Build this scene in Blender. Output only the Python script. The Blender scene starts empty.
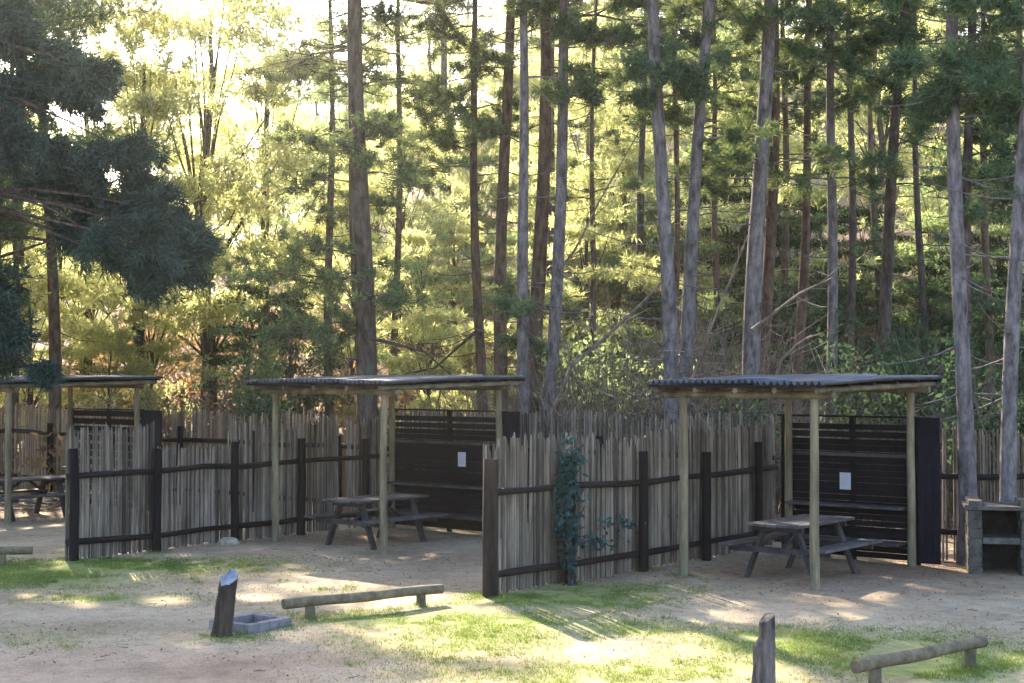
import bpy, math, random
import numpy as np
from mathutils import Vector

rng = np.random.default_rng(7)
random.seed(7)
R = math.radians
scene = bpy.context.scene
COL = scene.collection

# ------------------------------------------------------------------ camera
H, F = 2.6, 1450.0
PITCH = math.atan(35.5 / F)
cam_d = bpy.data.cameras.new('camera')
cam = bpy.data.objects.new('camera', cam_d); COL.objects.link(cam)
cam.location = (0, 0, H)
cam.rotation_euler = (math.pi / 2 + PITCH, 0, 0)
cam_d.sensor_width = 36.0
cam_d.lens = 36.0 * F / 1024.0
cam_d.clip_start = 0.1
cam_d.clip_end = 3000
scene.camera = cam

def ray(px, py):
    x = (px - 512) / F; z = (341.5 - py) / F
    return np.array([x, math.cos(PITCH) - z * math.sin(PITCH), math.sin(PITCH) + z * math.cos(PITCH)])
def G(px, py):
    r = ray(px, py); t = -H / r[2]
    return np.array([r[0] * t, r[1] * t, 0.0])
def P(px, py, d):
    r = ray(px, py); t = d / r[1]
    return np.array([r[0] * t, d, H + r[2] * t])

U = np.array([0.629, 0.777, 0.0])     # along the side fences, away from the viewer
V = np.array([0.777, -0.629, 0.0])    # across, to the right and nearer
Z = np.array([0.0, 0.0, 1.0])

# ------------------------------------------------------------------ sun
SUN_AZ, SUN_EL = R(-21), R(31)        # azimuth from +Y, negative = to the left
SD = np.array([math.sin(SUN_AZ) * math.cos(SUN_EL), math.cos(SUN_AZ) * math.cos(SUN_EL), math.sin(SUN_EL)])

# ------------------------------------------------------------------ noise
_tab = rng.random((256, 256))
def vnoise(x, y):
    xi = np.floor(x).astype(int); yi = np.floor(y).astype(int)
    fx = x - xi; fy = y - yi
    fx = fx * fx * (3 - 2 * fx); fy = fy * fy * (3 - 2 * fy)
    g = lambda a, b: _tab[a % 256, b % 256]
    return (g(xi, yi) * (1 - fx) + g(xi + 1, yi) * fx) * (1 - fy) + (g(xi, yi + 1) * (1 - fx) + g(xi + 1, yi + 1) * fx) * fy
def fbm(x, y, o=4):
    s = 0; a = .5; t = 0
    for k in range(o):
        s = s + a * vnoise(x * 2 ** k + 17 * k, y * 2 ** k + 5 * k); t += a; a *= .5
    return s / t

def terrain(x, y):
    x = np.asarray(x, float); y = np.asarray(y, float)
    start = 34 + 2.0 * np.sin(x * .11)
    d = np.maximum(y - start, 0)
    ramp = d * d / (d + 10.0) * .285
    ramp = np.minimum(ramp, 26 + (ramp - 26) * .25)
    side = np.clip((x + 5) / 40, -.45, .3)
    h = ramp * (1 + side)
    bump = (fbm(x * .25 + 40, y * .25 + 9) - .5)
    h = h + bump * (.10 + .16 * np.clip(d, 0, 12))
    h = h + (fbm(x * .9 + 3, y * .9) - .5) * .05
    return h

# ------------------------------------------------------------------ object helpers
def link(o, parent=None):
    COL.objects.link(o)
    if parent is not None: o.parent = parent
    return o
def tag(o, label=None, cat=None, group=None, kind=None):
    if label: o['label'] = label
    if cat: o['category'] = cat
    if group: o['group'] = group
    if kind: o['kind'] = kind
    return o
def thing(name, label, cat, loc=(0, 0, 0), rz=0.0, group=None):
    o = bpy.data.objects.new(name, None); COL.objects.link(o)
    o.location = tuple(float(v) for v in loc); o.rotation_euler = (0, 0, rz); o.empty_display_size = .2
    return tag(o, label, cat, group)
def copy_tree(o, parent=None):
    c = o.copy(); COL.objects.link(c)
    if parent is not None: c.parent = parent
    for ch in [x for x in COL.objects if x.parent == o and x is not c]:
        copy_tree(ch, c)
    return c

class MB:
    def __init__(s): s.v = []; s.f = []
    def box(s, c, ax, ay, az, sx, sy, sz):
        c = np.asarray(c, float); n = len(s.v)
        for k in (-1, 1):
            for j in (-1, 1):
                for i in (-1, 1):
                    s.v.append(c + np.asarray(ax) * i * sx / 2 + np.asarray(ay) * j * sy / 2 + np.asarray(az) * k * sz / 2)
        for q in ((0, 2, 3, 1), (4, 5, 7, 6), (0, 1, 5, 4), (2, 6, 7, 3), (0, 4, 6, 2), (1, 3, 7, 5)):
            s.f.append([n + a for a in q])
        return s
    def beam(s, a, b, w, h, up=Z):
        a = np.asarray(a, float); b = np.asarray(b, float); d = b - a; L = np.linalg.norm(d); d = d / L
        x = np.cross(d, up); x /= np.linalg.norm(x); y = np.cross(x, d)
        return s.box((a + b) / 2, d, x, y, L, w, h)
    def tube(s, pts, rad, n=8, cap=True, wob=0.0, capdir=None):
        pts = [np.asarray(p, float) for p in pts]
        if not hasattr(rad, '__len__'): rad = [rad] * len(pts)
        base = len(s.v); prevx = None
        for i, p in enumerate(pts):
            d = pts[min(i + 1, len(pts) - 1)] - pts[max(i - 1, 0)]
            d = d / (np.linalg.norm(d) + 1e-9)
            if prevx is None:
                ref = Z if abs(d[2]) < .8 else np.array([1., 0, 0])
                x = np.cross(d, ref)
            else:
                x = prevx - d * np.dot(prevx, d)
            x /= np.linalg.norm(x); prevx = x
            y = np.cross(d, x)
            for k in range(n):
                a = 2 * math.pi * k / n
                r = rad[i] * (1 + (random.uniform(-wob, wob) if wob else 0))
                s.v.append(p + (x * math.cos(a) + y * math.sin(a)) * r)
        for i in range(len(pts) - 1):
            for k in range(n):
                a = base + i * n + k; b = base + i * n + (k + 1) % n
                s.f.append([a, b, b + n, a + n])
        if cap:
            e = base + (len(pts) - 1) * n
            for q, rev in ((base, True), (e, False)):
                m_ = len(s.v); s.v.extend([s.v[q + k].copy() for k in range(n)])
                fc = [m_ + k for k in range(n)]
                s.f.append(fc[::-1] if rev else fc)
        return s
    def build(s, name, mat, parent=None, smooth=False, bevel=0.0):
        me = bpy.data.meshes.new(name)
        me.from_pydata([tuple(map(float, v)) for v in s.v], [], s.f)
        me.validate(); me.update()
        if smooth:
            for p in me.polygons: p.use_smooth = len(p.vertices) == 4
        me.materials.append(mat)
        o = bpy.data.objects.new(name, me); link(o, parent)
        if bevel > 0:
            m = o.modifiers.new('bevel', 'BEVEL'); m.width = bevel; m.segments = 2; m.limit_method = 'ANGLE'
        return o

def poly_mesh(name, arr, mat, parent=None):
    """arr: (M,k,3) loose k-gons, fast."""
    M, k, _ = arr.shape
    me = bpy.data.meshes.new(name)
    me.vertices.add(M * k); me.loops.add(M * k); me.polygons.add(M)
    me.vertices.foreach_set('co', arr.astype(np.float32).ravel())
    me.loops.foreach_set('vertex_index', np.arange(M * k, dtype=np.int32))
    me.polygons.foreach_set('loop_start', np.arange(0, M * k, k, dtype=np.int32))
    me.polygons.foreach_set('loop_total', np.full(M, k, dtype=np.int32))
    me.update(); me.validate()
    me.materials.append(mat)
    o = bpy.data.objects.new(name, me); link(o, parent)
    return o

def unit(a): return a / (np.linalg.norm(a, axis=-1, keepdims=True) + 1e-9)
def rdir(n): return unit(rng.normal(size=(n, 3)))

def needles(cent, axis, per, length, width, spread=.85):
    """tufts of needles: (N*per,3,3) triangles"""
    N = len(cent)
    if N == 0: return np.zeros((0, 3, 3))
    c = np.repeat(cent, per, 0); a = np.repeat(axis, per, 0)
    d = unit(a + rng.normal(size=c.shape) * spread)
    L = length * rng.uniform(.6, 1.15, (len(c), 1))
    s = unit(np.cross(d, rdir(len(c)))) * width * rng.uniform(.7, 1.3, (len(c), 1))
    b = c + rng.normal(size=c.shape) * length * .22
    return np.stack([b - s * .5, b + s * .5, b + d * L], 1)
def leaves(cent, size, flat=.0, wd=.45):
    N = len(cent)
    if N == 0: return np.zeros((0, 4, 3))
    n = rdir(N); n[:, 2] += flat; n = unit(n)
    x = unit(np.cross(n, rdir(N))); y = np.cross(n, x)
    s = size * rng.uniform(.45, 1.4, (N, 1))
    return np.stack([cent - x * s, cent + y * s * wd - n * s * .1, cent + x * s, cent - y * s * wd - n * s * .1], 1)

# ------------------------------------------------------------------ materials
def nt(name):
    m = bpy.data.materials.new(name); m.use_nodes = True
    t = m.node_tree; t.nodes.clear()
    out = t.nodes.new('ShaderNodeOutputMaterial')
    return m, t, out
def ramp(t, fac, stops):
    r = t.nodes.new('ShaderNodeValToRGB')
    e = r.color_ramp.elements
    while len(e) < len(stops): e.new(.5)
    for k, (p, c) in enumerate(stops):
        e[k].position = p; e[k].color = (*c, 1)
    t.links.new(fac, r.inputs[0]); return r.outputs[0]
def noise(t, scale, stretch=(1, 1, 1), detail=6, coord='Object', rough=.6):
    tc = t.nodes.new('ShaderNodeTexCoord'); mp = t.nodes.new('ShaderNodeMapping')
    mp.inputs['Scale'].default_value = stretch
    t.links.new(tc.outputs[coord], mp.inputs[0])
    n = t.nodes.new('ShaderNodeTexNoise'); n.inputs['Scale'].default_value = scale
    n.inputs['Detail'].default_value = detail; n.inputs['Roughness'].default_value = rough
    t.links.new(mp.outputs[0], n.inputs['Vector'])
    return n.outputs['Fac']
def mul(t, a, b_val=None, b=None):
    m = t.nodes.new('ShaderNodeMix'); m.data_type = 'RGBA'; m.blend_type = 'MULTIPLY'
    m.inputs['Factor'].default_value = 1
    t.links.new(a, m.inputs['A'])
    if b is not None: t.links.new(b, m.inputs['B'])
    else: m.inputs['B'].default_value = (*b_val, 1)
    return m.outputs['Result']
def mixc(t, fac, a, b):
    m = t.nodes.new('ShaderNodeMix'); m.data_type = 'RGBA'
    t.links.new(fac, m.inputs['Factor'])
    for s, k in ((a, 'A'), (b, 'B')):
        if isinstance(s, tuple): m.inputs[k].default_value = (*s, 1)
        else: t.links.new(s, m.inputs[k])
    return m.outputs['Result']
def island_gain(t, col, lo=.55, hi=1.35):
    g = t.nodes.new('ShaderNodeNewGeometry')
    mr = t.nodes.new('ShaderNodeMapRange'); mr.inputs['To Min'].default_value = lo; mr.inputs['To Max'].default_value = hi
    t.links.new(g.outputs['Random Per Island'], mr.inputs['Value'])
    return mul(t, col, b=mr.outputs['Result'])
def finish(t, out, col, rough=.85, bump=None, bs=.4, bd=.02, metal=0.0, spec=.3):
    b = t.nodes.new('ShaderNodeBsdfPrincipled')
    if isinstance(col, tuple): b.inputs['Base Color'].default_value = (*col, 1)
    else: t.links.new(col, b.inputs['Base Color'])
    b.inputs['Roughness'].default_value = rough; b.inputs['Metallic'].default_value = metal
    b.inputs['Specular IOR Level'].default_value = spec
    if bump is not None:
        bn = t.nodes.new('ShaderNodeBump'); bn.inputs['Strength'].default_value = bs; bn.inputs['Distance'].default_value = bd
        t.links.new(bump, bn.inputs['Height']); t.links.new(bn.outputs[0], b.inputs['Normal'])
    t.links.new(b.outputs[0], out.inputs['Surface'])
def wood(name, c1, c2, scale=6, stretch=(1, 1, .12), island=None, rough=.85, bd=.01, c3=None, spec=.12):
    m, t, out = nt(name)
    n = noise(t, scale, stretch)
    stops = [(.3, c1), (.68, c2)] if c3 is None else [(.25, c1), (.5, c2), (.75, c3)]
    col = ramp(t, n, stops)
    n2 = noise(t, scale * 5, stretch)
    col = mul(t, col, b=ramp(t, n2, [(.25, (.6, .6, .6)), (.7, (1.1, 1.1, 1.1))]))
    if island: col = island_gain(t, col, *island)
    finish(t, out, col, rough, n2, .6, bd, 0, spec)
    return m
def leafmat(name, diff, trans, k=.5, scale=1.2, island=(.6, 1.35)):
    m, t, out = nt(name)
    n = noise(t, scale, detail=3)
    g = ramp(t, n, [(.3, (.65, .7, .7)), (.7, (1.25, 1.2, 1.05))])
    gain = island_gain(t, g, *island)
    d = t.nodes.new('ShaderNodeBsdfDiffuse'); tr = t.nodes.new('ShaderNodeBsdfTranslucent')
    t.links.new(mul(t, gain, diff), d.inputs['Color']); t.links.new(mul(t, gain, trans), tr.inputs['Color'])
    mx = t.nodes.new('ShaderNodeMixShader'); mx.inputs[0].default_value = k
    t.links.new(d.outputs[0], mx.inputs[1]); t.links.new(tr.outputs[0], mx.inputs[2])
    t.links.new(mx.outputs[0], out.inputs['Surface'])
    return m

M = {}
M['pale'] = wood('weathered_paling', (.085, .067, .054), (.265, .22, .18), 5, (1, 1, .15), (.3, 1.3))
M['pale_tan'] = wood('tan_paling', (.16, .11, .08), (.33, .24, .17), 5, (1, 1, .15), (.5, 1.35))  # lighter, warmer copy of the paling wood: sunlight put into its colour
M['creosote'] = wood('creosoted_pole', (.005, .0045, .006), (.016, .013, .015), 5, (1, 1, .3))
M['rail'] = wood('dark_rail', (.009, .007, .008), (.026, .02, .02), 5, (.4, .4, .4))
M['pole'] = wood('treated_pine_pole', (.085, .07, .045), (.25, .21, .14), 7, (1, 1, .15))
M['pole2'] = wood('weathered_log', (.06, .05, .033), (.20, .165, .11), 7, (.5, .5, .5))
M['black'] = wood('black_stained_board', (.003, .003, .005), (.009, .0085, .012), 5, (.5, .5, 1), (.6, 1.6))
M['wing'] = wood('black_panel', (.005, .005, .011), (.011, .011, .020), 3, (.5, .5, .5), None)
M['table'] = wood('grey_table_wood', (.022, .02, .022), (.065, .057, .058), 6, (.6, .6, .6), (.75, 1.25))
M['tabletop'] = wood('weathered_table_top', (.035, .032, .034), (.105, .095, .095), 6, (.6, .6, .6), (.75, 1.25))
M['shelf'] = wood('dark_shelf_wood', (.03, .028, .03), (.08, .072, .072), 6, (.6, .6, .6))
M['char'] = wood('charred_stump', (.008, .007, .008), (.075, .056, .042), 9, (1, 1, .2), None, .9, .02)
M['endpost'] = wood('dark_end_post', (.006, .005, .006), (.05, .036, .028), 6, (1, 1, .2), None, .9, .02)
M['cutwood'] = wood('grey_cut_wood', (.09, .10, .13), (.24, .26, .32), 10, (1, 1, 1))
M['stone'] = wood('grey_masonry', (.03, .028, .026), (.11, .10, .09), 6, (1, 1, 1), None, .95, .02)
M['concrete'] = wood('grey_concrete', (.10, .094, .105), (.22, .207, .225), 9, (1, 1, 1), None, .95, .01)
M['soot'] = wood('sooty_lining', (.01, .01, .01), (.04, .038, .035), 6, (1, 1, 1))
M['rock'] = wood('pale_rock', (.20, .17, .13), (.38, .33, .27), 7, (1, 1, 1), None, .95, .02)
M['bark_grey'] = wood('grey_bark', (.035, .031, .033), (.205, .185, .19), 11, (1, 1, .32), None, .95, .03)
M['bark_brown'] = wood('brown_bark', (.022, .016, .014), (.145, .098, .075), 11, (1, 1, .32), None, .95, .03)
M['bark_dark'] = wood('dark_bark', (.018, .015, .014), (.11, .088, .08), 11, (1, 1, .32), None, .95, .03)
M['twig'] = wood('dead_twig', (.075, .058, .046), (.21, .17, .14), 7, (.5, .5, .5), (.6, 1.3))
M['needle'] = leafmat('pine_needles', (.062, .112, .078), (.17, .21, .075), .32, .8)
M['needle_dark'] = leafmat('dark_conifer_needles', (.038, .068, .070), (.07, .10, .06), .3, .9)
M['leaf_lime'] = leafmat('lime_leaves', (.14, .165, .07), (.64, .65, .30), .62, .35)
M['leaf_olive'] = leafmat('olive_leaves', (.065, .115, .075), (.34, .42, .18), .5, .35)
M['leaf_blue'] = leafmat('creeper_leaves', (.03, .07, .08), (.05, .09, .07), .3, 2)
M['leaf_green'] = leafmat('green_shrub_leaves', (.030, .064, .042), (.05, .085, .04), .4, .8)
M['grass'] = leafmat('grass_blades', (.12, .175, .05), (.21, .27, .06), .4, .8)
M['litter'] = leafmat('leaf_litter', (.16, .10, .06), (.12, .06, .02), .15, 1.5)
M['bracken'] = leafmat('dry_bracken', (.16, .115, .075), (.24, .15, .07), .4, .5)

m, t, out = nt('printed_paper')
finish(t, out, (.36, .36, .40), .6); M['paper'] = m
m, t, out = nt('grey_print')
finish(t, out, (.30, .30, .36), .6); M['print'] = m

# corrugated roof
m, t, out = nt('corrugated_iron')
n = noise(t, 3, (1, 1, 1)); n2 = noise(t, 30, (1, 1, 1))
col = ramp(t, n, [(.3, (.03, .036, .055)), (.55, (.075, .08, .10)), (.7, (.085, .062, .045)), (.85, (.12, .085, .06))])
finish(t, out, col, .55, n2, .2, .004, .35, .4); M['iron'] = m

# ground
m, t, out = nt('ground_soil')
n1 = noise(t, .55, detail=8); n2 = noise(t, 5, detail=8, rough=.7); n3 = noise(t, 40, detail=4)
dirt = ramp(t, n1, [(.3, (.22, .165, .112)), (.5, (.33, .255, .176)), (.72, (.41, .335, .24))])
dirt = mul(t, dirt, b=ramp(t, n2, [(.25, (.68, .66, .66)), (.55, (1, 1, 1)), (.8, (1.14, 1.12, 1.08))]))
dirt = mul(t, dirt, b=ramp(t, n3, [(.3, (.75, .74, .72)), (.65, (1.1, 1.1, 1.1))]))
at = t.nodes.new('ShaderNodeAttribute'); at.attribute_name = 'green'
grassc = ramp(t, n2, [(.3, (.11, .14, .04)), (.7, (.22, .24, .075))])
mth = t.nodes.new('ShaderNodeMath'); mth.operation = 'MULTIPLY_ADD'; mth.use_clamp = True
ns = noise(t, 9, detail=6, rough=.75)
t.links.new(ns, mth.inputs[0]); mth.inputs[1].default_value = 2.8; 
ad = t.nodes.new('ShaderNodeMath'); ad.operation = 'SUBTRACT'; 
g13 = t.nodes.new('ShaderNodeMath'); g13.operation = 'MULTIPLY'; t.links.new(at.outputs['Fac'], g13.inputs[0]); g13.inputs[1].default_value = 1.35
t.links.new(g13.outputs[0], ad.inputs[0]); ad.inputs[1].default_value = 1.72
t.links.new(ad.outputs[0], mth.inputs[2])
col = mixc(t, mth.outputs[0], dirt, grassc)
at2 = t.nodes.new('ShaderNodeAttribute'); at2.attribute_name = 'litter'
litc = ramp(t, n2, [(.25, (.085, .05, .032)), (.55, (.17, .11, .075)), (.8, (.24, .17, .12))])
col = mixc(t, at2.outputs['Fac'], col, litc)
at3 = t.nodes.new('ShaderNodeAttribute'); at3.attribute_name = 'pink'
col = mixc(t, at3.outputs['Fac'], col, mul(t, dirt, (1.12, .93, .95)))
finish(t, out, col, .95, n2, .7, .05, 0, .15); M['ground'] = m

# ------------------------------------------------------------------ lit gaps in the canopy (where sun reaches the floor)
GAPS = []     # (point, radius)
def gap_px(px, py, r):
    GAPS.append((G(px, py), r))
for (px, py, r) in ((505, 634, .30), (545, 634, .34), (585, 637, .40), (625, 641, .42), (660, 648, .42), (695, 656, .40),
                    (728, 664, .36), (640, 655, .3), (560, 646, .25), (690, 672, .30), (755, 674, .3),
                    (60, 566, .22), (95, 571, .22), (130, 577, .16), (45, 597, .2), (85, 602, .22), (165, 603, .2),
                    (425, 601, .26), (395, 606, .2), (258, 600, .16), (345, 538, .18), (370, 541, .2), (390, 533, .18),
                    (715, 597, .18), (20, 512, .5), (50, 508, .4)):
    gap_px(px, py, r)
for (px, py, d, r) in ((440, 350, 38, 1.6), (470, 380, 38, 1.4), (410, 395, 37, 1.2), (340, 400, 37, 1.0),
                       (100, 340, 38, 2.2), (40, 300, 38, 2.0), (140, 350, 38, 1.6), (100, 410, 33, .9), (240, 420, 29.5, .9), (200, 420, 30.5, .8), (320, 430, 27, .5), (100, 290, 41, 2.4), (205, 290, 43, 2.2), (150, 200, 41, 2.4), (265, 240, 46, 2.2), (30, 260, 40, 2.0), (60, 420, 36, .9), (180, 415, 36, .9), (240, 415, 36, .9), (300, 415, 36, .9),
                       (600, 250, 45, 2.0), (620, 180, 50, 2.4), (600, 130, 55, 2.4), (690, 345, 26, .35), (905, 250, 44, 1.6), (860, 150, 50, 2.2), (930, 200, 48, 1.8)):
    GAPS.append((P(px, py, d), r))
GC = np.array([g[0] for g in GAPS]); GR = np.array([g[1] for g in GAPS])
def sunfilter(c, extra=.12):
    """True where a clump does not stand in the way of one of the sun gaps"""
    keep = np.ones(len(c), bool)
    for g, r in zip(GC, GR):
        w = c - g; tt = w @ SD
        dist = np.linalg.norm(w - tt[:, None] * SD, axis=1)
        keep &= ~((tt > 2.5) & (dist < r + extra))
    return keep

# ------------------------------------------------------------------ ground sheet
xs = np.concatenate([np.linspace(-400, -60, 14), np.linspace(-52, -16, 19), np.linspace(-15, 12, 181), np.linspace(14, 50, 19), np.linspace(60, 400, 14)])
ys = np.concatenate([np.linspace(-300, -10, 10), np.linspace(-5, 9, 8), np.linspace(10, 36, 175), np.linspace(37, 130, 60), np.linspace(140, 420, 12)])
XX, YY = np.meshgrid(xs, ys)
ZZ = terrain(XX, YY)
ell = lambda x, y, cx, cy, rx, ry: np.exp(-(((x - cx) / rx) ** 2 + ((y - cy) / ry) ** 2) * 1.2)
GREEN = []
for (px, py, rx, ry, s) in ((130, 566, 2.4, 1.1, 1.0), (20, 575, 2.0, 1.8, .95), (470, 640, 1.5, 1.5, .8), (420, 622, 1.6, .7, .95), (560, 602, 1.5, .8, 1.0), (620, 592, 1.2, .8, .9),
                            (640, 630, 1.3, .7, .7), (830, 645, 2.0, 1.2, .9), (930, 665, 2.0, 1.0, .9), (600, 672, 2.0, .9, .8), (730, 672, 1.2, .8, .8), (60, 640, 1.0, .7, .35), (320, 590, 1.0, .6, .3),
                            (370, 552, .6, .4, .5), (110, 600, 1.8, .8, .45), (230, 640, .8, .4, .5), (520, 625, 1.4, .9, .8), (700, 640, 1.5, 1.0, .5)):
    g = G(px, py); GREEN.append((g[0], g[1], rx, ry, s))
def green_at(x, y):
    s = 0 * x
    for (cx, cy, rx, ry, k) in GREEN: s = np.maximum(s, k * ell(x, y, cx, cy, rx, ry))
    return np.clip(s * (.55 + .9 * fbm(x * 1.1, y * 1.1)) * 1.15, 0, 1)
def litter_at(x, y):
    n = fbm(x * .5 + 9, y * .5)
    s = np.clip((y - 24.5 + (x + 2) * .35) / 6, 0, 1)
    s = np.maximum(s, .8 * ell(x, y, -2.2, 23.4, 1.6, 1.0)); s = np.maximum(s, .7 * ell(x, y, -9.5, 28, 2.5, 2.0)); s = np.maximum(s, .75 * ell(x, y, 4.6, 19.3, 3.6, 2.3)); s = np.maximum(s, .4 * ell(x, y, -1.5, 20.8, 2.5, 1.6))
    return np.clip(s * (.4 + 1.1 * n), 0, 1)
def pink_at(x, y):
    p = G(150, 670)
    return np.clip(ell(x, y, p[0], p[1], 4, 1.4) * .6, 0, 1)
verts = np.stack([XX.ravel(), YY.ravel(), ZZ.ravel()], 1)
nx, ny = len(xs), len(ys)
ii, jj = np.meshgrid(np.arange(nx - 1), np.arange(ny - 1))
a = (jj * nx + ii).ravel()
faces = np.stack([a, a + 1, a + 1 + nx, a + nx], 1)
me = bpy.data.meshes.new('ground')
me.from_pydata(verts.tolist(), [], faces.tolist()); me.update()
for p_ in me.polygons: p_.use_smooth = True
for nm, fn in (('green', green_at), ('litter', litter_at), ('pink', pink_at)):
    at_ = me.attributes.new(nm, 'FLOAT', 'POINT')
    at_.data.foreach_set('value', fn(verts[:, 0], verts[:, 1]).astype(np.float32))
me.materials.append(M['ground'])
ground = bpy.data.objects.new('ground', me); link(ground); tag(ground, kind='structure')

# grass blades and litter as stuff
def scatter(n, x0, x1, y0, y1, dens):
    x = rng.uniform(x0, x1, n); y = rng.uniform(y0, y1, n)
    k = rng.random(n) < dens(x, y)
    x, y = x[k], y[k]
    return np.stack([x, y, terrain(x, y)], 1)
def infence(x, y): return np.zeros_like(x)
c = scatter(420000, -8.5, 7.5, 11.5, 21, lambda x, y: green_at(x, y) ** 1.4 * (fbm(x * 3, y * 3) > .42))
ax = np.tile(np.array([0, 0, 1.0]), (len(c), 1))
g = needles(c - np.array([0, 0, .004]), ax, 2, .032, .006, .55)
FEET = [G(221, 638), G(763, 693), G(310, 621), G(421, 609), G(875, 689), G(970, 668), G(489, 598), G(566, 583), G(648, 570), G(72, 560), G(157, 552), G(235, 543), G(683, 577), G(250, 638), G(285, 631), G(2, 566)]
tf = []
for q in FEET:
    n_ = 90; a_ = rng.uniform(0, 6.28, n_); r_ = rng.uniform(.05, .24, n_)
    tf.append(np.stack([q[0] + np.cos(a_) * r_, q[1] + np.sin(a_) * r_ - .04, terrain(q[0] + np.cos(a_) * r_, q[1] + np.sin(a_) * r_)], 1))
for k in range(150):
    q = c[rng.integers(0, len(c))]; n_ = 26
    xy = q[:2] + rng.normal(size=(n_, 2)) * .05
    tf.append(np.stack([xy[:, 0], xy[:, 1], terrain(xy[:, 0], xy[:, 1])], 1))
tf = np.concatenate(tf)
g = np.concatenate([g, needles(tf, np.tile(np.array([0, 0, 1.0]), (len(tf), 1)), 3, .048, .006, .6)])
o = poly_mesh('grass', g, M['grass']); tag(o, 'short patchy green grass on the bare clearing floor', 'grass', kind='stuff')
c = scatter(60000, -14, 9, 17, 36, lambda x, y: litter_at(x, y) * .6 + .02)
c2 = scatter(7000, -8, 8, 11.5, 21, lambda x, y: .35 * (fbm(x * 2 + 5, y * 2) > .5) + .04)
c = np.concatenate([c, c2]); c[:, 2] += .012
o = poly_mesh('leaf_litter', leaves(c, .019, 2.0), M['litter']); tag(o, 'brown dead leaves and needles scattered on the floor', 'leaf litter', kind='stuff')

# ------------------------------------------------------------------ fences
def fence(label, p0, p1, side, posts, zf, step=.045, rails=(.24, 1.2), mat='pale', gapf=None, first_r=.07, group=None, post_h=1.55):
    p0 = np.array([*p0, 0.]); p1 = np.array([*p1, 0.]); d = p1 - p0; L = np.linalg.norm(d); d = d / L; side = np.asarray(side, float)
    rz = math.atan2(d[1], d[0])
    root = thing('paling_fence', label, 'fence', p0, rz, group)
    S = np.array([side @ d, side @ np.array([-d[1], d[0], 0]), 0])      # side in local coordinates
    S = unit(np.array([0, S[1], 0.]))
    X = np.array([1., 0, 0]); Y = np.array([0, 1., 0])
    mb = MB(); s = .02
    while s < L:
        w = random.uniform(.023, .037)
        if gapf is None or random.random() > gapf(s / L):
            h = zf(s) + random.gauss(0, .035) + (random.uniform(-.14, .05) if random.random() < .18 else 0)
            lean = random.gauss(0, .012); off = random.gauss(0, .006)
            gz = float(terrain(*(p0 + d * s)[:2]))
            b = X * s + Y * off + Z * (gz + random.uniform(-.02, .03))
            m1 = X * (s + lean * .5 + random.gauss(0, .006)) + Y * off + Z * (gz + h * .5)
            tp = X * (s + lean) + Y * (off + random.gauss(0, .008)) + Z * (gz + h)
            mb.tube([b, m1, tp - Z * .06, tp], [w * .55, w * .52, w * .46, w * random.uniform(.12, .42)], 5, wob=.12)
        s += w * random.uniform(.92, 1.12) * step / .04
    mb.build('paling_panel', M[mat], root)
    for rz_ in rails:
        n = max(3, int(L / .8))
        pts = [X * (L * k / n) + S * .062 + Z * (rz_ + random.gauss(0, .012) + float(terrain(*(p0 + d * L * k / n)[:2]))) for k in range(n + 1)]
        MB().tube(pts, [.042 * random.uniform(.85, 1.12) for _ in pts], 8).build('rail', M['rail'], root, True)
    for k, s in enumerate(posts):
        r = first_r if k == 0 else .066
        h = post_h * random.uniform(.97, 1.04)
        gz = float(terrain(*(p0 + d * s)[:2]))
        b = X * s + S * .125 + Z * (gz - .1)
        pts = [b, b + Z * .5, b + Z * 1.0 + X * random.gauss(0, .008), b + Z * (h + .1) + X * random.gauss(0, .012)]
        MB().tube(pts, [r * 1.08, r, r * .98, r * .93], 10, wob=.05).build('post', M['endpost'] if (first_r > .08 and k == 0) else M['creosote'], root, True)
    return root

FS = np.array([-.35, 17.06])            # near end of the right fence
FE = FS + U[:2] * 6.95
f_right = fence('weathered grey paling fence with creeper, nearest of all, thick dark end post', FS, FE, V, [.0, 1.56, 3.2, 4.8, 6.3], lambda s: 1.80 + .01 * s + .05 * math.sin(s * 1.7), first_r=.092, step=.042)
MS = np.array([-6.34, 20.6]); ME = MS + U[:2] * 6.5
def zmid(s):
    if s < 1.55: return 1.88
    if s < 2.95: return 1.52
    return 1.85 + .08 * math.sin(s * 4)
f_mid = fence('grey paling fence left of the middle shelter with low second bay', MS, ME, V, [.07, 1.5, 3.0, 4.4, 5.9], zmid, step=.042,
              gapf=lambda u: .0 if u < .45 else .22)
# back boundary
B0 = ME + U[:2] * .35
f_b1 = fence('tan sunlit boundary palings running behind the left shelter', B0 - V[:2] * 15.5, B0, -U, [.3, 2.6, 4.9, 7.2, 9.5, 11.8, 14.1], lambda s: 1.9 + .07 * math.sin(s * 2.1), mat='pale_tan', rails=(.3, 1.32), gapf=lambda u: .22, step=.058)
B1 = FE + U[:2] * .3
f_b2 = fence('grey boundary palings behind the middle bay and creeper fence', B1 - V[:2] * 8.2, B1 - V[:2] * .1, -U, [.4, 2.6, 4.8, 7.0], lambda s: 1.95 + .06 * math.sin(s * 1.9), rails=(.3, 1.3), gapf=lambda u: .08)
f_b3 = fence('grey boundary palings behind the stone braai at the right edge', (5.75, 20.75), (9.6, 20.3), (0, -1, 0), [2.35, 3.6], lambda s: 1.86 + .04 * math.sin(s * 3), rails=(.42, 1.2), gapf=lambda u: .12, step=.05)

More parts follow.
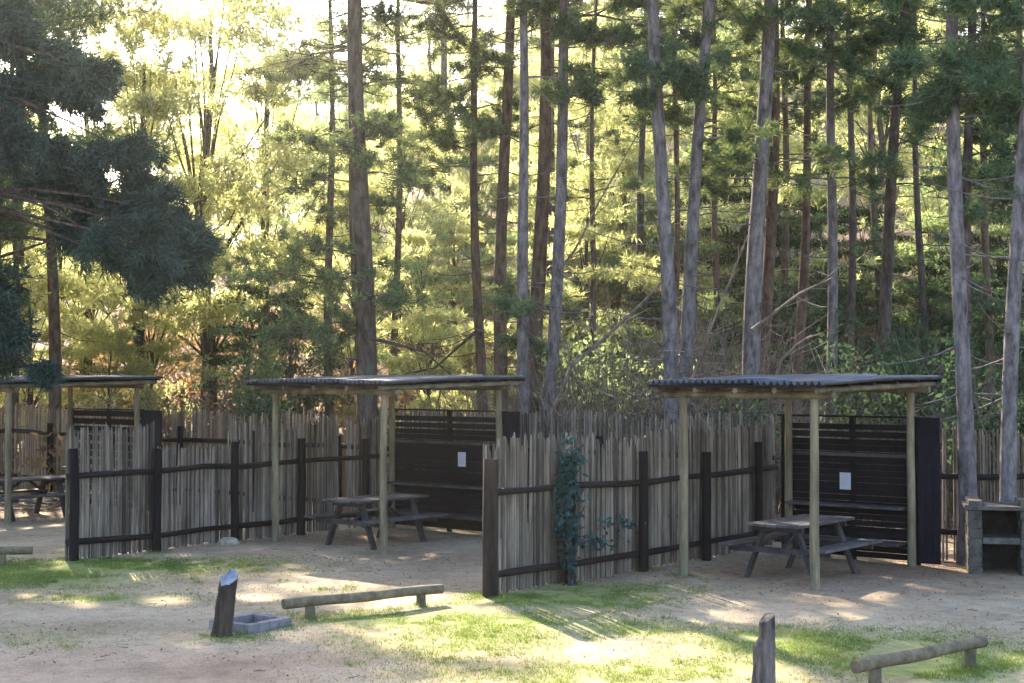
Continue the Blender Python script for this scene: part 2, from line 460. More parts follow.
# ------------------------------------------------------------------ shelters
def shelter(label, FRp, Lu, Lv, gap=.009, wall_h=2.03, wing=.31):
    """Local axes: x along U (away), y along -V (to the left); origin at front right post."""
    root = thing('picnic_shelter', label, 'shelter', (*FRp, 0.), math.atan2(U[1], U[0]))
    X = np.array([1., 0, 0]); Y = np.array([0, 1., 0])
    zr = lambda x: .02 * x
    for (x, y) in ((0, 0), (0, Lv), (Lu, 0), (Lu, Lv)):
        b = X * x + Y * y
        pts = [b - Z * .1, b + Z * .8 + X * random.gauss(0, .008), b + Z * 1.6 + Y * random.gauss(0, .008), b + Z * (2.335 + zr(x))]
        MB().tube(pts, [.062, .057, .054, .050], 12, wob=.03).build('post', M['pole'], root, True)
    for x in (0, Lu):
        pts = [X * x + Y * (-.27 + (Lv + .54) * k / 4) + Z * (2.375 + zr(x) + random.gauss(0, .004)) for k in range(5)]
        MB().tube(pts, [.05, .048, .05, .047, .05], 10, wob=.03).build('beam', M['pole2'], root, True)
    nr = 5
    for k in range(nr):
        y = -.2 + (Lv + .4) * k / (nr - 1)
        pts = [X * (-.31 + (Lu + .6) * q / 4) + Y * (y + random.gauss(0, .01)) + Z * (2.440 + zr(-.3 + (Lu + .6) * q / 4)) for q in range(5)]
        MB().tube(pts, [.037, .036, .037, .035, .036], 8, wob=.03).build('rafter', M['pole2'], root, True)
    for k in range(6):
        x = -.33 + (Lu + .62) * k / 5
        MB().box(X * x + Y * (Lv / 2) + Z * (2.492 + zr(x)), X, Y, Z, .06, Lv + .60, .034).build('purlin', M['creosote'], root)
    # corrugated sheets: corrugations run along x
    v = []; f = []
    W = Lv + .66; n = int(W / .0115); NX = 9
    for i in range(NX):
        x = -.34 + (Lu + .68) * i / (NX - 1)
        for k in range(n + 1):
            y = -.33 + W * k / n
            sh = math.floor(y / .62); xe = x + (.035 * math.sin(sh * 5.1 + Lv * 9) if i in (0, NX - 1) else 0)
            z = 2.543 + zr(x) + 0.028 * math.sin(y / .092 * 2 * math.pi) + .012 * math.sin(x * 1.9 + 1.3 * math.floor(y / .62)) + .006 * (math.floor(y / .62) % 2)
            v.append((xe, y, z))
    for i in range(NX - 1):
        for k in range(n):
            q = i * (n + 1) + k; f.append([q, q + n + 1, q + n + 2, q + 1])
    mb = MB(); mb.v = [np.array(q) for q in v]; mb.f = f
    ro = mb.build('roof', M['iron'], root, True)
    sm = ro.modifiers.new('thick', 'SOLIDIFY'); sm.thickness = .006
    # slatted back wall
    xw = Lu + .10
    mb = MB(); z = .06; hh = .086 if gap < .03 else .11
    while z + hh < wall_h:
        hq = hh * random.uniform(.92, 1.04)
        mb.box(X * (xw + random.gauss(0, .003)) + Y * (Lv / 2 + .06) + Z * (z + hq / 2), X, Y, Z, .022, Lv + .22, hq)
        z += hh + (gap * random.uniform(.6, 1.5) if gap > .03 else (random.uniform(.016, .026) if (z > wall_h - .4 or random.random() < .03) else random.uniform(.0005, .0025)))
    wall = mb.build('back_wall', M['black'], root)
    for y in (-.02, Lv * .5, Lv + .14):
        MB().box(X * (xw + .045) + Y * y + Z * (wall_h / 2), X, Y, Z, .06, .075, wall_h).build('stud', M['black'], wall)
    MB().box(X * (xw - .03) + Y * (Lv / 2 + .06) + Z * (wall_h + .012), X, Y, Z, .12, Lv + .26, .028).build('top_rail', M['black'], wall)
    for (z, dp) in ((.79, .30), (.30, .34)):
        MB().box(X * (xw - .016 - dp / 2) + Y * (Lv / 2 + .02) + Z * z, X, Y, Z, dp, Lv - .14, .036).build('shelf', M['shelf'], wall, bevel=.004)
    MB().box(X * (xw - .035) + Y * (Lv / 2 + .02) + Z * 1.50, X, Y, Z, .045, Lv - .1, .05).build('batten', M['shelf'], wall)
    # plain wing panel to the right of the wall
    mb = MB(); nb = 3
    for k in range(nb):
        w = wing / nb
        mb.box(X * (xw - .03) + Y * (-.075 - w * (k + .5)) + Z * (wall_h / 2 + .03), X, Y, Z, .024, w - .003, wall_h - .03)
    mb.build('side_panel', M['wing'], root)
    return root, xw

def world_of(root, x, y, z):
    rz = root.rotation_euler[2]; c, s = math.cos(rz), math.sin(rz)
    return np.array([root.location[0] + c * x - s * y, root.location[1] + s * x + c * y, z])

FR_R = G(815, 590)[:2]; FR_M = G(384, 553)[:2]; FR_L = np.array([-8.95, 25.8])
sh_r, xw_r = shelter('pole shelter at right with corrugated roof and black slatted wall', FR_R, 2.85, 1.88)
sh_m, xw_m = shelter('pole shelter in the middle bay between the two paling fences', FR_M, 2.66, 2.38)
sh_l, xw_l = shelter('pole shelter at far left with gappy slatted wall, farthest away', FR_L, 2.75, 2.2, gap=.05, wall_h=1.95, wing=.6)

def notice(root, xw, y, z, label):
    c = world_of(root, xw - .03, y, z)
    rz = root.rotation_euler[2]
    o = MB().box((0, 0, 0), (1, 0, 0), (0, 1, 0), (0, 0, 1), .004, .17, .24).build('paper_notice', M['paper'])
    o.location = tuple(c); o.rotation_euler = (0, 0, rz); tag(o, label, 'notice', 'paper notices')
    mb = MB()
    for k in range(6):
        w = [.09, .12, .11, .12, .08, .10][k]
        mb.box((-.0035, .0, .085 - .03 * k), (1, 0, 0), (0, 1, 0), (0, 0, 1), .001, w, .007)
    mb.build('printed_lines', M['print'], o)
notice(sh_r, xw_r, 1.02, 1.12, 'white paper notice on the black wall of the right shelter')
notice(sh_m, xw_m, .85, 1.23, 'white paper notice on the black wall of the middle shelter')

# ------------------------------------------------------------------ picnic tables
def picnic_table(label, loc, group='picnic tables under the shelters'):
    root = thing('picnic_table', label, 'table', (*loc, 0.), math.atan2(U[1], U[0]), group)
    X = np.array([1., 0, 0]); Y = np.array([0, 1., 0])
    mb = MB()
    for k in range(5): mb.box(Y * (-.30 + .15 * k) + Z * (.705 + random.gauss(0, .002)), X, Y, Z, 1.62 + random.uniform(-.02, .02), .140, .036)
    mb.build('tabletop', M['tabletop'], root, bevel=.004)
    for s in (-1, 1):
        mb = MB()
        for k in (0, 1): mb.box(Y * s * (.56 + .14 * k) + Z * .43, X, Y, Z, 1.66, .132, .036)
        mb.build('seat', M['tabletop'], root, bevel=.004)
    for e in (-1, 1):
        xx = X * e * .56
        MB().box(xx + X * e * .042 + Z * .652, X, Y, Z, .04, .68, .07).build('top_beam', M['table'], root)
        MB().box(xx + X * e * .042 + Z * .374, X, Y, Z, .04, 1.44, .075).build('seat_beam', M['table'], root)
        for s in (-1, 1):
            MB().beam(xx + Y * s * .22 + Z * .685, xx + Y * s * .50 + Z * -.02, .042, .10, X).build('leg', M['table'], root)
    MB().beam(X * -.5 + Z * .38, X * -.06 + Z * .69, .06, .035).build('brace', M['table'], root)
    MB().beam(X * .5 + Z * .38, X * .06 + Z * .69, .06, .035).build('brace', M['table'], root)
    return root
picnic_table('grey picnic table with fixed benches under the right shelter', (3.80, 19.1))
picnic_table('grey picnic table with fixed benches under the middle shelter', (-2.12, 22.75))
picnic_table('grey picnic table with fixed benches under the far left shelter', (-9.05, 27.0))

# ------------------------------------------------------------------ log benches
def log_bench(label, feet, ext, zl=.205, r=.055, lean=0):
    a, b = [np.array([*q[:2], 0.]) for q in feet]
    d = unit(b - a); L = np.linalg.norm(b - a)
    root = thing('log_bench', label, 'bench', a, math.atan2(d[1], d[0]), 'low log benches')
    X = np.array([1., 0, 0])
    n = 8
    pts = [X * (-ext[0] + (L + sum(ext)) * k / n) + Z * (zl + .006 * math.sin(k * 1.3)) + np.array([0, 1., 0]) * .006 * math.sin(k) for k in range(n + 1)]
    MB().tube(pts, [r * (1 + .04 * math.sin(k * 2.1)) for k in range(n + 1)], 14, wob=.04).build('log', M['pole2'], root, True)
    for x in (0, L):
        MB().tube([X * x - Z * .08, X * x + Z * .06, X * x + Z * (zl - r * .72)], [.058, .056, .052], 12, wob=.04).build('leg', M['pole2'], root, True)
    return root
log_bench('long low log bench on two stub legs beside the fire pit frame', (G(310, 621), G(421, 609)), (.31, .28))
log_bench('low log bench on two stub legs in the right foreground', (G(875, 689), G(970, 668)), (.26, .22), zl=.215)
log_bench('dark end of a low log bench at the left edge', (G(2, 566) - np.array([1.1, .25, 0]), G(2, 566)), (.3, .40))

# ------------------------------------------------------------------ stumps
def stump(label, base, top, r0, r1, slant, mats, notch=False):
    base = np.asarray(base, float); top = np.asarray(top, float)
    root = thing('wooden_stump', label, 'stump', base)
    d = top - base; n = 14; rings = 9; v = []; f = []
    prof = [random.uniform(.8, 1.14) for _ in range(n)]
    for i in range(rings):
        q = i / (rings - 1)
        for k in range(n):
            a = 2 * math.pi * k / n
            r = (r0 + (r1 - r0) * q) * prof[k] * (1 + random.uniform(-.05, .05)) * (1.18 if i == 0 else 1)
            p = d * q + np.array([math.cos(a) * r, math.sin(a) * r * .9, 0])
            if i == rings - 1: p[2] += slant[0] * math.cos(a) * r + slant[1] * math.sin(a) * r
            elif i == rings - 2: p[2] += .8 * (slant[0] * math.cos(a) * r + slant[1] * math.sin(a) * r)
            if notch and i >= rings - 3 and math.cos(a) < .1: p[:2] = d[:2] * q + (p[:2] - d[:2] * q) * .55
            v.append(p)
    for i in range(rings - 1):
        for k in range(n):
            q0 = i * n + k; q1 = i * n + (k + 1) % n
            f.append([q0, q1, q1 + n, q0 + n])
    f.append(list(range(n))[::-1])
    mb = MB(); mb.v = v; mb.f = f
    mb.build('trunk', M[mats[0]], root, False)
    ring = [v[(rings - 1) * n + k] for k in range(n)]
    c = sum(ring) / n + np.array([0, 0, .006])
    mb = MB(); mb.v = [p.copy() for p in ring] + [c]; mb.f = [[k, (k + 1) % n, n] for k in range(n)]
    mb.build('cut_face', M[mats[1]], root)
    return root
b = G(221, 638); stump('charred leaning stump with slanted pale top by the fire pit frame', b, b + np.array([.075, .0, .60]), .108, .096, (.3, .75), ('char', 'cutwood'))
M['stump2'] = wood('weathered_stump', (.012, .010, .011), (.17, .15, .145), 14, (1, 1, .15), None, .9, .02)
b = G(763, 693); stump('weathered narrow stump with notched pointed top in the foreground', b, b + np.array([.015, .0, .615]), .092, .075, (.45, .3), ('stump2', 'stump2'), True)

# ------------------------------------------------------------------ fire pit frame
def fire_pit():
    a = G(248, 637); b = G(292, 628.5); d = unit(b - a); nrm = np.array([-d[1], d[0], 0])
    L = np.linalg.norm(b - a); W = .58; h = .115; tk = .085
    root = thing('fire_pit', 'low square grey frame on the ground beside the charred stump', 'fire pit', a, math.atan2(d[1], d[0]))
    X = np.array([1., 0, 0]); Y = np.array([0, 1., 0])
    for (c, sx, sy) in (((L / 2, tk / 2), L, tk), ((L / 2, W - tk / 2), L, tk), ((tk / 2, W / 2), tk - .004, W - 2 * tk - .006), ((L - tk / 2, W / 2), tk - .004, W - 2 * tk - .006)):
        MB().box(X * c[0] + Y * c[1] + Z * (h / 2), X, Y, Z, sx, sy, h * random.uniform(.96, 1.03)).build('side_block', M['concrete'], root, bevel=.008)
    mb = MB()
    mb.box(X * L / 2 + Y * W / 2 + Z * .012, X, Y, Z, L - 2 * tk - .01, W - 2 * tk - .01, .02).build('ash_bed', M['soot'], root)
fire_pit()

# ------------------------------------------------------------------ stone braai
def braai():
    a = G(969, 574); d = unit(np.array([.97, -.24, 0]))
    root = thing('stone_braai', 'grey stone barbecue with shelf and dark opening at right edge', 'barbecue', a, math.atan2(d[1], d[0]))
    X = np.array([1., 0, 0]); Y = np.array([0, 1., 0]); D = .75
    def pier(x0):
        mb = MB(); z = -.03
        k = 0
        while z < .86:
            h = .125
            off = .0 if k % 2 else .36
            cuts = [0, .26 if k % 2 else .42, D]
            for q in range(2):
                mb.box(X * (x0 + .085 + random.gauss(0, .004)) + Y * ((cuts[q] + cuts[q + 1]) / 2) + Z * (z + h / 2), X, Y, Z, .175, cuts[q + 1] - cuts[q] - .012, h - .012)
            z += h; k += 1
        mb.box(X * (x0 + .085) + Y * (D / 2) + Z * .41, X, Y, Z, .15, D - .03, .86)
        mb.build('pier', M['stone'], root, bevel=.006)
    pier(0); pier(.66)
    MB().box(X * .418 + Y * (D - .06) + Z * .42, X, Y, Z, .48, .10, .82).build('back_wall', M['soot'], root)
    MB().box(X * .418 + Y * (D / 2) + Z * .44, X, Y, Z, .478, D - .05, .085).build('hearth_shelf', M['stone'], root, bevel=.006)
    MB().box(X * .418 + Y * (D / 2 - .01) + Z * .872, X, Y, Z, .92, D + .05, .055).build('top_slab', M['stone'], root, bevel=.01)
braai()

# ------------------------------------------------------------------ rock by the fence
def rock(label, loc, s):
    import bmesh
    bm = bmesh.new(); bmesh.ops.create_icosphere(bm, subdivisions=3, radius=1)
    for v in bm.verts:
        n = fbm(np.array([v.co.x * 1.7 + 5]), np.array([v.co.y * 1.7 + v.co.z * 2.1]))[0]
        v.co *= .75 + .5 * n
        v.co.x *= s[0]; v.co.y *= s[1]; v.co.z *= s[2]
    me = bpy.data.meshes.new('rock'); bm.to_mesh(me); bm.free(); me.materials.append(M['rock'])
    o = bpy.data.objects.new('rock', me); link(o); o.location = tuple(loc); tag(o, label, 'rock')
rock('pale rounded rock at the foot of the middle fence', G(229, 546) + np.array([0, 0, .04]), (.17, .13, .10))

# ------------------------------------------------------------------ trees
def limb_pts(a, b, sag, n=5):
    a = np.asarray(a, float); b = np.asarray(b, float)
    return [a + (b - a) * k / n + Z * sag * math.sin(math.pi * k / n) + (rng.normal(size=3) * .03 * np.linalg.norm(b - a) / n if 0 < k < n else 0) for k in range(n + 1)]

def pine(label, x0, x4, wpx, d, bark, clumps=(), height=19, crown0=9.5, seed=0, crown=True, needle='needle', group='pine trunks behind the fences', dens=1.0, twigs=26, rmax=2.1):
    """x0: picture column of the stem at row 0, x4: at row 400; d: distance of the stem"""
    global rng
    rng = np.random.default_rng(100 + seed); random.seed(100 + seed)
    pa, pb = P(x0, 0, d), P(x4, 400, d)
    slope = (pa - pb)[0] / (pa - pb)[2]
    zg = float(terrain(pb[0] - slope * pb[2], d))
    ax = lambda z: np.array([pb[0] + slope * (z - pb[2]) + .06 * math.sin(z * .55 + seed), d + .05 * math.sin(z * .4 + seed * 2), z])
    r0 = wpx * d / F / 2
    base = ax(zg)
    root = thing('pine_tree', label, 'tree', base, 0, group)
    L = lambda q: q - base
    mb = MB(); nseg = 22; top = zg + height
    zs = [zg - .2 + (height + .2) * k / nseg for k in range(nseg + 1)]
    rad = lambda z: max(.02, r0 * (1.12 - .95 * max(0, (z - zg) / height) ** 1.15) * (1 + .35 * math.exp(-(z - zg) * 2.2)))
    mb.tube([L(ax(z)) for z in zs], [rad(z) for z in zs], 12, wob=.05)
    # dead twigs on the bare stem
    for k in range(twigs):
        z = zg + random.uniform(2.2, crown0 + .5); a = random.uniform(0, 2 * math.pi); ln = random.uniform(.25, 1.5) ** 1.3
        s = ax(z); e = s + np.array([math.cos(a) * ln, math.sin(a) * ln, random.uniform(-.35, .35) * ln])
        pp = limb_pts(s, e, -.06 * ln, 4)
        mb.tube([L(q) for q in pp], [.016, .013, .010, .007, .004], 4)
    cen = []; axs = []
    def limb(s, e, n, r, sag, tuft_from=.35, spread=.17):
        pp = limb_pts(s, e, sag)
        mb.tube([L(q) for q in pp], [r * (1 - .8 * k / 5) for k in range(6)], 5)
        q = rng.uniform(tuft_from, 1.05, n); idx = np.clip((q * 5).astype(int), 0, 4); fr = q * 5 - idx
        A = np.array(pp)
        c = A[idx] * (1 - fr)[:, None] + A[idx + 1] * fr[:, None] + rng.normal(size=(n, 3)) * np.array([spread, spread, spread * .6]) * (.5 + np.linalg.norm(e - s) * .35)
        dd = unit(e - s)
        cen.append(c); axs.append(unit(np.tile(dd, (n, 1)) + rng.normal(size=(n, 3)) * .7 + np.array([0, 0, .35])))
    if crown:
        z = zg + crown0
        while z < top - .3:
            q = (z - zg - crown0) / (height - crown0)
            ln0 = rmax * (1 - .72 * q) * (1 if q > .12 else .8)
            for k in range(random.choice((3, 4, 4, 5))):
                a = random.uniform(0, 2 * math.pi); ln = ln0 * random.uniform(.55, 1.15)
                s = ax(z); e = s + np.array([math.cos(a) * ln, math.sin(a) * ln, random.uniform(-.1, .4) * ln])
                limb(s, e, int(16 * ln * dens) + 4, .02 + .012 * ln, -.05 * ln)
            z += random.uniform(.45, .8)
    for (px, py, rr, n) in clumps:
        dy = random.uniform(-.8, .3)
        c0 = P(px, py, d + dy)
        s = ax(c0[2] + random.uniform(-.2, .3))
        mb.tube([L(q) for q in limb_pts(s, c0, .05)], [.024, .02, .017, .013, .01, .006], 5)
        rm = rr * d / F
        rm *= 1.25
        for k in range(int(4 + n / 10)):
            dv = rdir(1)[0] * np.array([1.25, 1.0, .5]) + unit(c0 - s) * .25 + np.array([0, 0, .1])
            e = c0 + dv * rm * random.uniform(.35, 1.8); st = c0 + (c0 - s) * -random.uniform(0, .35) + rng.normal(size=3) * rm * .15
            pp = limb_pts(st, e, .04, 3)
            mb.tube([L(q) for q in pp], [.010, .008, .006, .003], 3)
            A = np.array(pp); qq = rng.uniform(.45, 1.08, 9) * 3; i = np.clip(qq.astype(int), 0, 2); fr = (qq - i)[:, None]
            cen.append(A[i] * (1 - fr) + A[i + 1] * fr + rng.normal(size=(9, 3)) * .05)
            axs.append(unit(rng.normal(size=(9, 3)) * .6 + unit(e - st) + np.array([0, 0, .3])))
    mb.build('trunk', M[bark], root, True)
    if cen:
        c = np.concatenate(cen); a_ = np.concatenate(axs)
        k = sunfilter(c); c, a_ = c[k], a_[k]
        poly_mesh('crown', needles(c - base, a_, 16, .165, .024), M[needle], root)
    return root

TR = [
 # label, x0, x4, w, d, bark, clumps
 ('thick dark pine trunk rising behind the middle shelter roof', 357, 364, 20, 28.0, 'bark_dark', ((300, 62, 32, 90), (350, 72, 22, 60), (345, 150, 24, 70), (395, 175, 28, 80), (320, 285, 34, 110), (285, 330, 34, 110), (335, 335, 26, 90), (395, 300, 22, 50), (310, 250, 22, 50), (265, 275, 26, 60), (330, 20, 22, 40))),
 ('slim dark pine trunk left of the close trunk group', 473, 480, 10, 33.0, 'bark_brown', ((455, 100, 24, 90), (480, 125, 22, 90), (440, 35, 28, 80), (470, 50, 18, 50), (445, 145, 18, 50), (430, 170, 20, 40), (500, 128, 14, 40), (425, 90, 20, 50))),
 ('reddish brown pine trunk, leftmost of the close trunk group', 508, 501, 13, 30.5, 'bark_brown', ((500, 135, 16, 40), (515, 300, 12, 30), (495, 60, 14, 30))),
 ('pale grey pine trunk in the close group behind the middle shelter', 520, 527, 12, 27.0, 'bark_grey', ((515, 310, 14, 40), (525, 345, 14, 40))),
 ('thick orange brown pine trunk in the middle of the close group', 546, 534, 16, 28.6, 'bark_brown', ((545, 5, 14, 30),)),
 ('leaning grey brown pine trunk, rightmost of the close trunk group', 567, 549, 13, 27.3, 'bark_grey', ((563, 98, 12, 50), (588, 98, 12, 40), (625, 38, 26, 80), (600, 42, 14, 30), (575, 30, 12, 30))),
 ('pale grey straight pine trunk left of the right shelter roof', 656, 669, 15, 25.0, 'bark_grey', ((655, 58, 14, 50), (682, 78, 22, 90), (640, 75, 14, 30), (690, 95, 12, 30))),
 ('grey leaning pine trunk crossing behind the right shelter roof', 711, 681, 14, 25.8, 'bark_grey', ((700, 40, 14, 30), (690, 80, 12, 30))),
 ('reddish brown pine trunk behind the grey leaning one', 704, 690, 12, 31.0, 'bark_brown', ((730, 130, 22, 50), (700, 185, 16, 30), (730, 60, 22, 40))),
 ('thick grey pine trunk above the middle of the right shelter roof', 767, 753, 18, 26.5, 'bark_grey', ((775, 25, 24, 70), (745, 30, 18, 40), (800, 50, 18, 40))),
 ('brown pine trunk half hidden behind the thick grey one', 775, 765, 13, 32.0, 'bark_brown', ((740, 165, 22, 60), (800, 70, 22, 60), (750, 100, 18, 40))),
 ('slim reddish pine trunk right of the thick grey trunk', 812, 796, 10, 33.0, 'bark_brown', ((790, 60, 22, 60), (815, 15, 24, 60), (835, 110, 20, 40))),
 ('slim grey straight pine trunk over the right shelter roof', 834, 829, 11, 29.0, 'bark_grey', ((830, 55, 18, 60), (865, 42, 20, 60), (850, 70, 14, 40), (820, 25, 20, 50), (855, 100, 14, 30))),
 ('dark leaning pine trunk above right end of the right shelter', 906, 878, 13, 29.0, 'bark_dark', ((900, 35, 22, 80), (925, 60, 18, 50), (880, 85, 20, 50), (905, 15, 26, 60), (930, 115, 24, 70))),
 ('pale grey pine trunk standing right of the black side panel', 954, 962, 16, 20.3, 'bark_grey', ((925, 113, 14, 60), (940, 95, 12, 40), (965, 60, 20, 60), (985, 105, 20, 60))),
 ('darker grey pine trunk just behind the pale one at right', 970, 968, 11, 26.5, 'bark_dark', ((1000, 60, 26, 80), (1000, 130, 26, 80), (1005, 180, 20, 60), (985, 30, 22, 60), (985, 175, 18, 50), (970, 215, 18, 40))),
 ('pale grey pine trunk at the right edge behind the stone braai', 1027, 1015, 15, 19.9, 'bark_grey', ((1015, 20, 16, 40),)),
 ('thin brown pine trunk right of the pale straight trunk', 677, 673, 7, 37.0, 'bark_brown', ((680, 120, 14, 40), (660, 30, 16, 30))),
 ('sunlit brown trunk behind the far left shelter', 40, 55, 12, 36.0, 'bark_brown', ()),
]
for k, (lb, x0, x4, w, d, bk, cl) in enumerate(TR):
    rq = random.Random(k + 77); cl = list(cl)
    dense = 5 if x0 > 740 else (2 if 500 < x0 < 720 else 5)
    if k == 18: dense = 2
    for q in range(dense):
        py = rq.uniform(-25, 215) if x0 > 740 else rq.uniform(-25, 170)
        cl.append((x0 + (x4 - x0) * py / 400 + rq.choice((-1, 1)) * rq.uniform(14, 62), py, rq.uniform(9, 20), rq.uniform(16, 38)))
    pine(lb, x0, x4, w, d, bk, cl, height=random.Random(k).uniform(17, 21), crown0=random.Random(k + 50).uniform(10.2, 11.2) + (d - 28) * .2, seed=k, group=None, dens=1.7, rmax={0: 4.2, 18: 5.0, 1: 3.4, 3: 3.4}.get(k, 2.7))

# pines deeper in the wood, then unseen ones added at left for shade
DEEP = [(-4, 40), (14, 35), (22, 44), (361, 35), (330, 39), (395, 42), (455, 60), (590, 42), (640, 48), (720, 40), (742, 52), (785, 44), (850, 40), (880, 48), (925, 41), (990, 38), (1015, 46), (615, 56), (545, 47),
        (-130, 27), (-60, 31), (-190, 31), (-260, 28), (-130, 36), (-300, 34), (-400, 30), (-70, 38), (-220, 40), (-350, 40), (-480, 34), (-60, 25)]  # left of the frame, added to shade the clearing floor
for k, (px, d) in enumerate(DEEP):
    rr = random.Random(k + 900)
    pine(['slender dark pine deep in the wood up the slope', 'brown stemmed pine deep in the wood up the slope'][k % 2], px + rr.uniform(-14, 14) * (px > 340), px, rr.uniform(6, 9), d, ['bark_dark', 'bark_brown'][k % 2], [(px + rr.choice((-1, 1)) * rr.uniform(8, 45), rr.uniform(60, 320), rr.uniform(9, 19), rr.uniform(20, 40)) for _ in range(6)] if px > 200 else (), height=rr.uniform(16, 20), crown0=rr.uniform(9.5, 11.5) + (2.0 if 0 < px < 340 else 0) if px > -50 else 4.5, seed=300 + k,
         group=['dark pines deep in the wood', 'brown pines deep in the wood'][k % 2], dens=.5 if px > 340 else 2.0, twigs=14, rmax=2.2 if px > 340 else (3.6 if px < -50 else 4.2))  # dense wide crowns at left, shaped to shade the floor

# ------------------------------------------------------------------ bushy hillside trees (copies)
def bushy(name, label, cat, h, r, nleaf, size, mat, seed, group, stem=True, squash=.8, low=.18):
    global rng
    rng = np.random.default_rng(seed); random.seed(seed)
    root = thing(name, label, cat, (0, 0, 0), 0, group)
    mb = MB()
    pts = [np.array([.1 * math.sin(k * 1.7 + seed), .1 * math.cos(k * 1.3 + seed), h * .8 * k / 6 - .15]) for k in range(7)]
    mb.tube(pts, [.03 * h * (1.05 - k / 7) * .6 for k in range(7)], 8)
    cs = []
    nl = 26
    for k in range(nl):
        q = (k + .5) / nl
        z = h * (low + (1 - low) * q * .92)
        w = r * math.sin(math.pi * min(.97, .22 + .75 * q)) ** .8
        a = k * 2.4 + random.uniform(-.5, .5); rr = w * random.uniform(.35, 1.0)
        c = np.array([math.cos(a) * rr, math.sin(a) * rr, z + random.uniform(-.3, .3)])
        s = pts[min(6, max(1, int(6 * z / h * .8)))]
        mb.tube(limb_pts(s, c, .1, 4), [.03, .024, .018, .012, .006], 4)
        n = int(nleaf / nl * random.uniform(.5, 1.5))
        rad = r * random.uniform(.18, .34)
        p = rdir(n) * (rng.random((n, 1)) ** .5) * rad * np.array([1.45, 1.45, squash * .5])
        cs.append(c + p)
    mb.build('trunk', M['bark_dark'], root, True)
    c = np.concatenate(cs)
    if mat == 'leaf_dark':
        poly_mesh('crown', leaves(c, size * 1.15, 0, .27), M[mat], root)
    else:
        c = c[rng.random(len(c)) < .115]
        a_ = unit(rng.normal(size=c.shape) * .7 + unit(c * np.array([1, 1, .3]) - np.array([0, 0, .1 * h])) * .6 + np.array([0, 0, .35]))
        poly_mesh('crown', needles(c, a_, 13, size * 2.9, size * .42, .7), M[mat], root)
    return root
protos = [
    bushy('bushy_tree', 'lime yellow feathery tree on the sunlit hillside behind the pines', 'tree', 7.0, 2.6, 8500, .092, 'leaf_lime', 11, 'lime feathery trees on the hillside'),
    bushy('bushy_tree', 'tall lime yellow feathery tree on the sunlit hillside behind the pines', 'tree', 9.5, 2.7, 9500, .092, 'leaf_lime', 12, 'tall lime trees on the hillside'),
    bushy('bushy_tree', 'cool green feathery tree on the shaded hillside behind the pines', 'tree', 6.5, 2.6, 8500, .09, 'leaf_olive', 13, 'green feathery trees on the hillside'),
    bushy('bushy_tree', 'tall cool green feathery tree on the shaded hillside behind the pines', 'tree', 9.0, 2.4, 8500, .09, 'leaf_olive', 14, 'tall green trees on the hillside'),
]
used = [False] * 4
rr = random.Random(5)
def put(px, d, which, sc=1.0):
    x = (px - 512) / F * d
    r_ = protos[which]
    o = r_ if not used[which] else copy_tree(r_)
    used[which] = True
    o.location = (x, d, float(terrain(x, d)) - .1)
    o.rotation_euler = (0, 0, rr.uniform(0, 6.28)); s = sc * rr.uniform(.85, 1.2)
    o.scale = (s, s, s * rr.uniform(.9, 1.15))
    return o
cnt = 0
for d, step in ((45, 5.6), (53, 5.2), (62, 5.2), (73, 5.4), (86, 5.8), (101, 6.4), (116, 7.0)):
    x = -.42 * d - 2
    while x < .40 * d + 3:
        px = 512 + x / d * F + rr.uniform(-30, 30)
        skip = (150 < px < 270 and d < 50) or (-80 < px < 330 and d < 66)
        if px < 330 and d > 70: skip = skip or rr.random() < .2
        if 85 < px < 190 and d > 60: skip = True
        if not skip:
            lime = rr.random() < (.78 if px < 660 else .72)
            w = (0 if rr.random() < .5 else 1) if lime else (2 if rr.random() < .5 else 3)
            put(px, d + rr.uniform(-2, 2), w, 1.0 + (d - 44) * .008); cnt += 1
        x += step * rr.uniform(.8, 1.2)
# nearer bright bushes
for (px, d, w, s) in ((430, 39, 0, .62), (480, 40, 0, .60), (350, 41, 2, .5), (110, 38, 0, .6), (30, 38, 0, .7), (-30, 39, 0, .7), (150, 39.5, 0, .55), (640, 41, 2, .5), (700, 40, 2, .6), (60, 46, 1, .9)):
    put(px, d, w, s)

M['leaf_dark'] = leafmat('deep_green_leaves', (.032, .058, .038), (.08, .115, .05), .4, .5)
protos.append(bushy('bushy_tree', 'deep green bushy tree low on the slope behind the right shelter', 'tree', 6.0, 2.3, 8000, .085, 'leaf_dark', 15, 'deep green bushy trees low on the slope')); used.append(False)
for (px, d, s) in ((700, 41, .75), (770, 39.5, .8), (840, 42, .85), (905, 40, .7), (960, 42, .9), (1010, 39, .8), (1050, 42, .9), (640, 43, .7), (570, 40, .55), (290, 38, .6), (800, 47, 1.0), (730, 48, 1.0), (930, 48, .9), (1000, 48, 1.1), (860, 54, 1.0), (250, 43, .7)):
    put(px, d, 4, s)
for (px, d, w_, s_) in ((140, 41, 1, 1.25), (205, 43, 1, 1.3), (265, 46, 1, 1.3), (90, 47, 1, 1.3)):
    put(px, d, w_, s_)
for (px, d, w_, s_) in ((455, 53, 0, .75), (500, 50, 2, .7), (545, 52, 0, .75), (590, 51, 0, .7), (625, 54, 1, .8), (670, 51, 2, .8), (530, 60, 0, .9), (480, 61, 2, .9), (600, 62, 0, 1.0), (720, 55, 0, .9), (740, 62, 0, 1.0), (420, 50, 2, .7), (560, 45, 2, .5)):
    put(px, d, w_, s_)
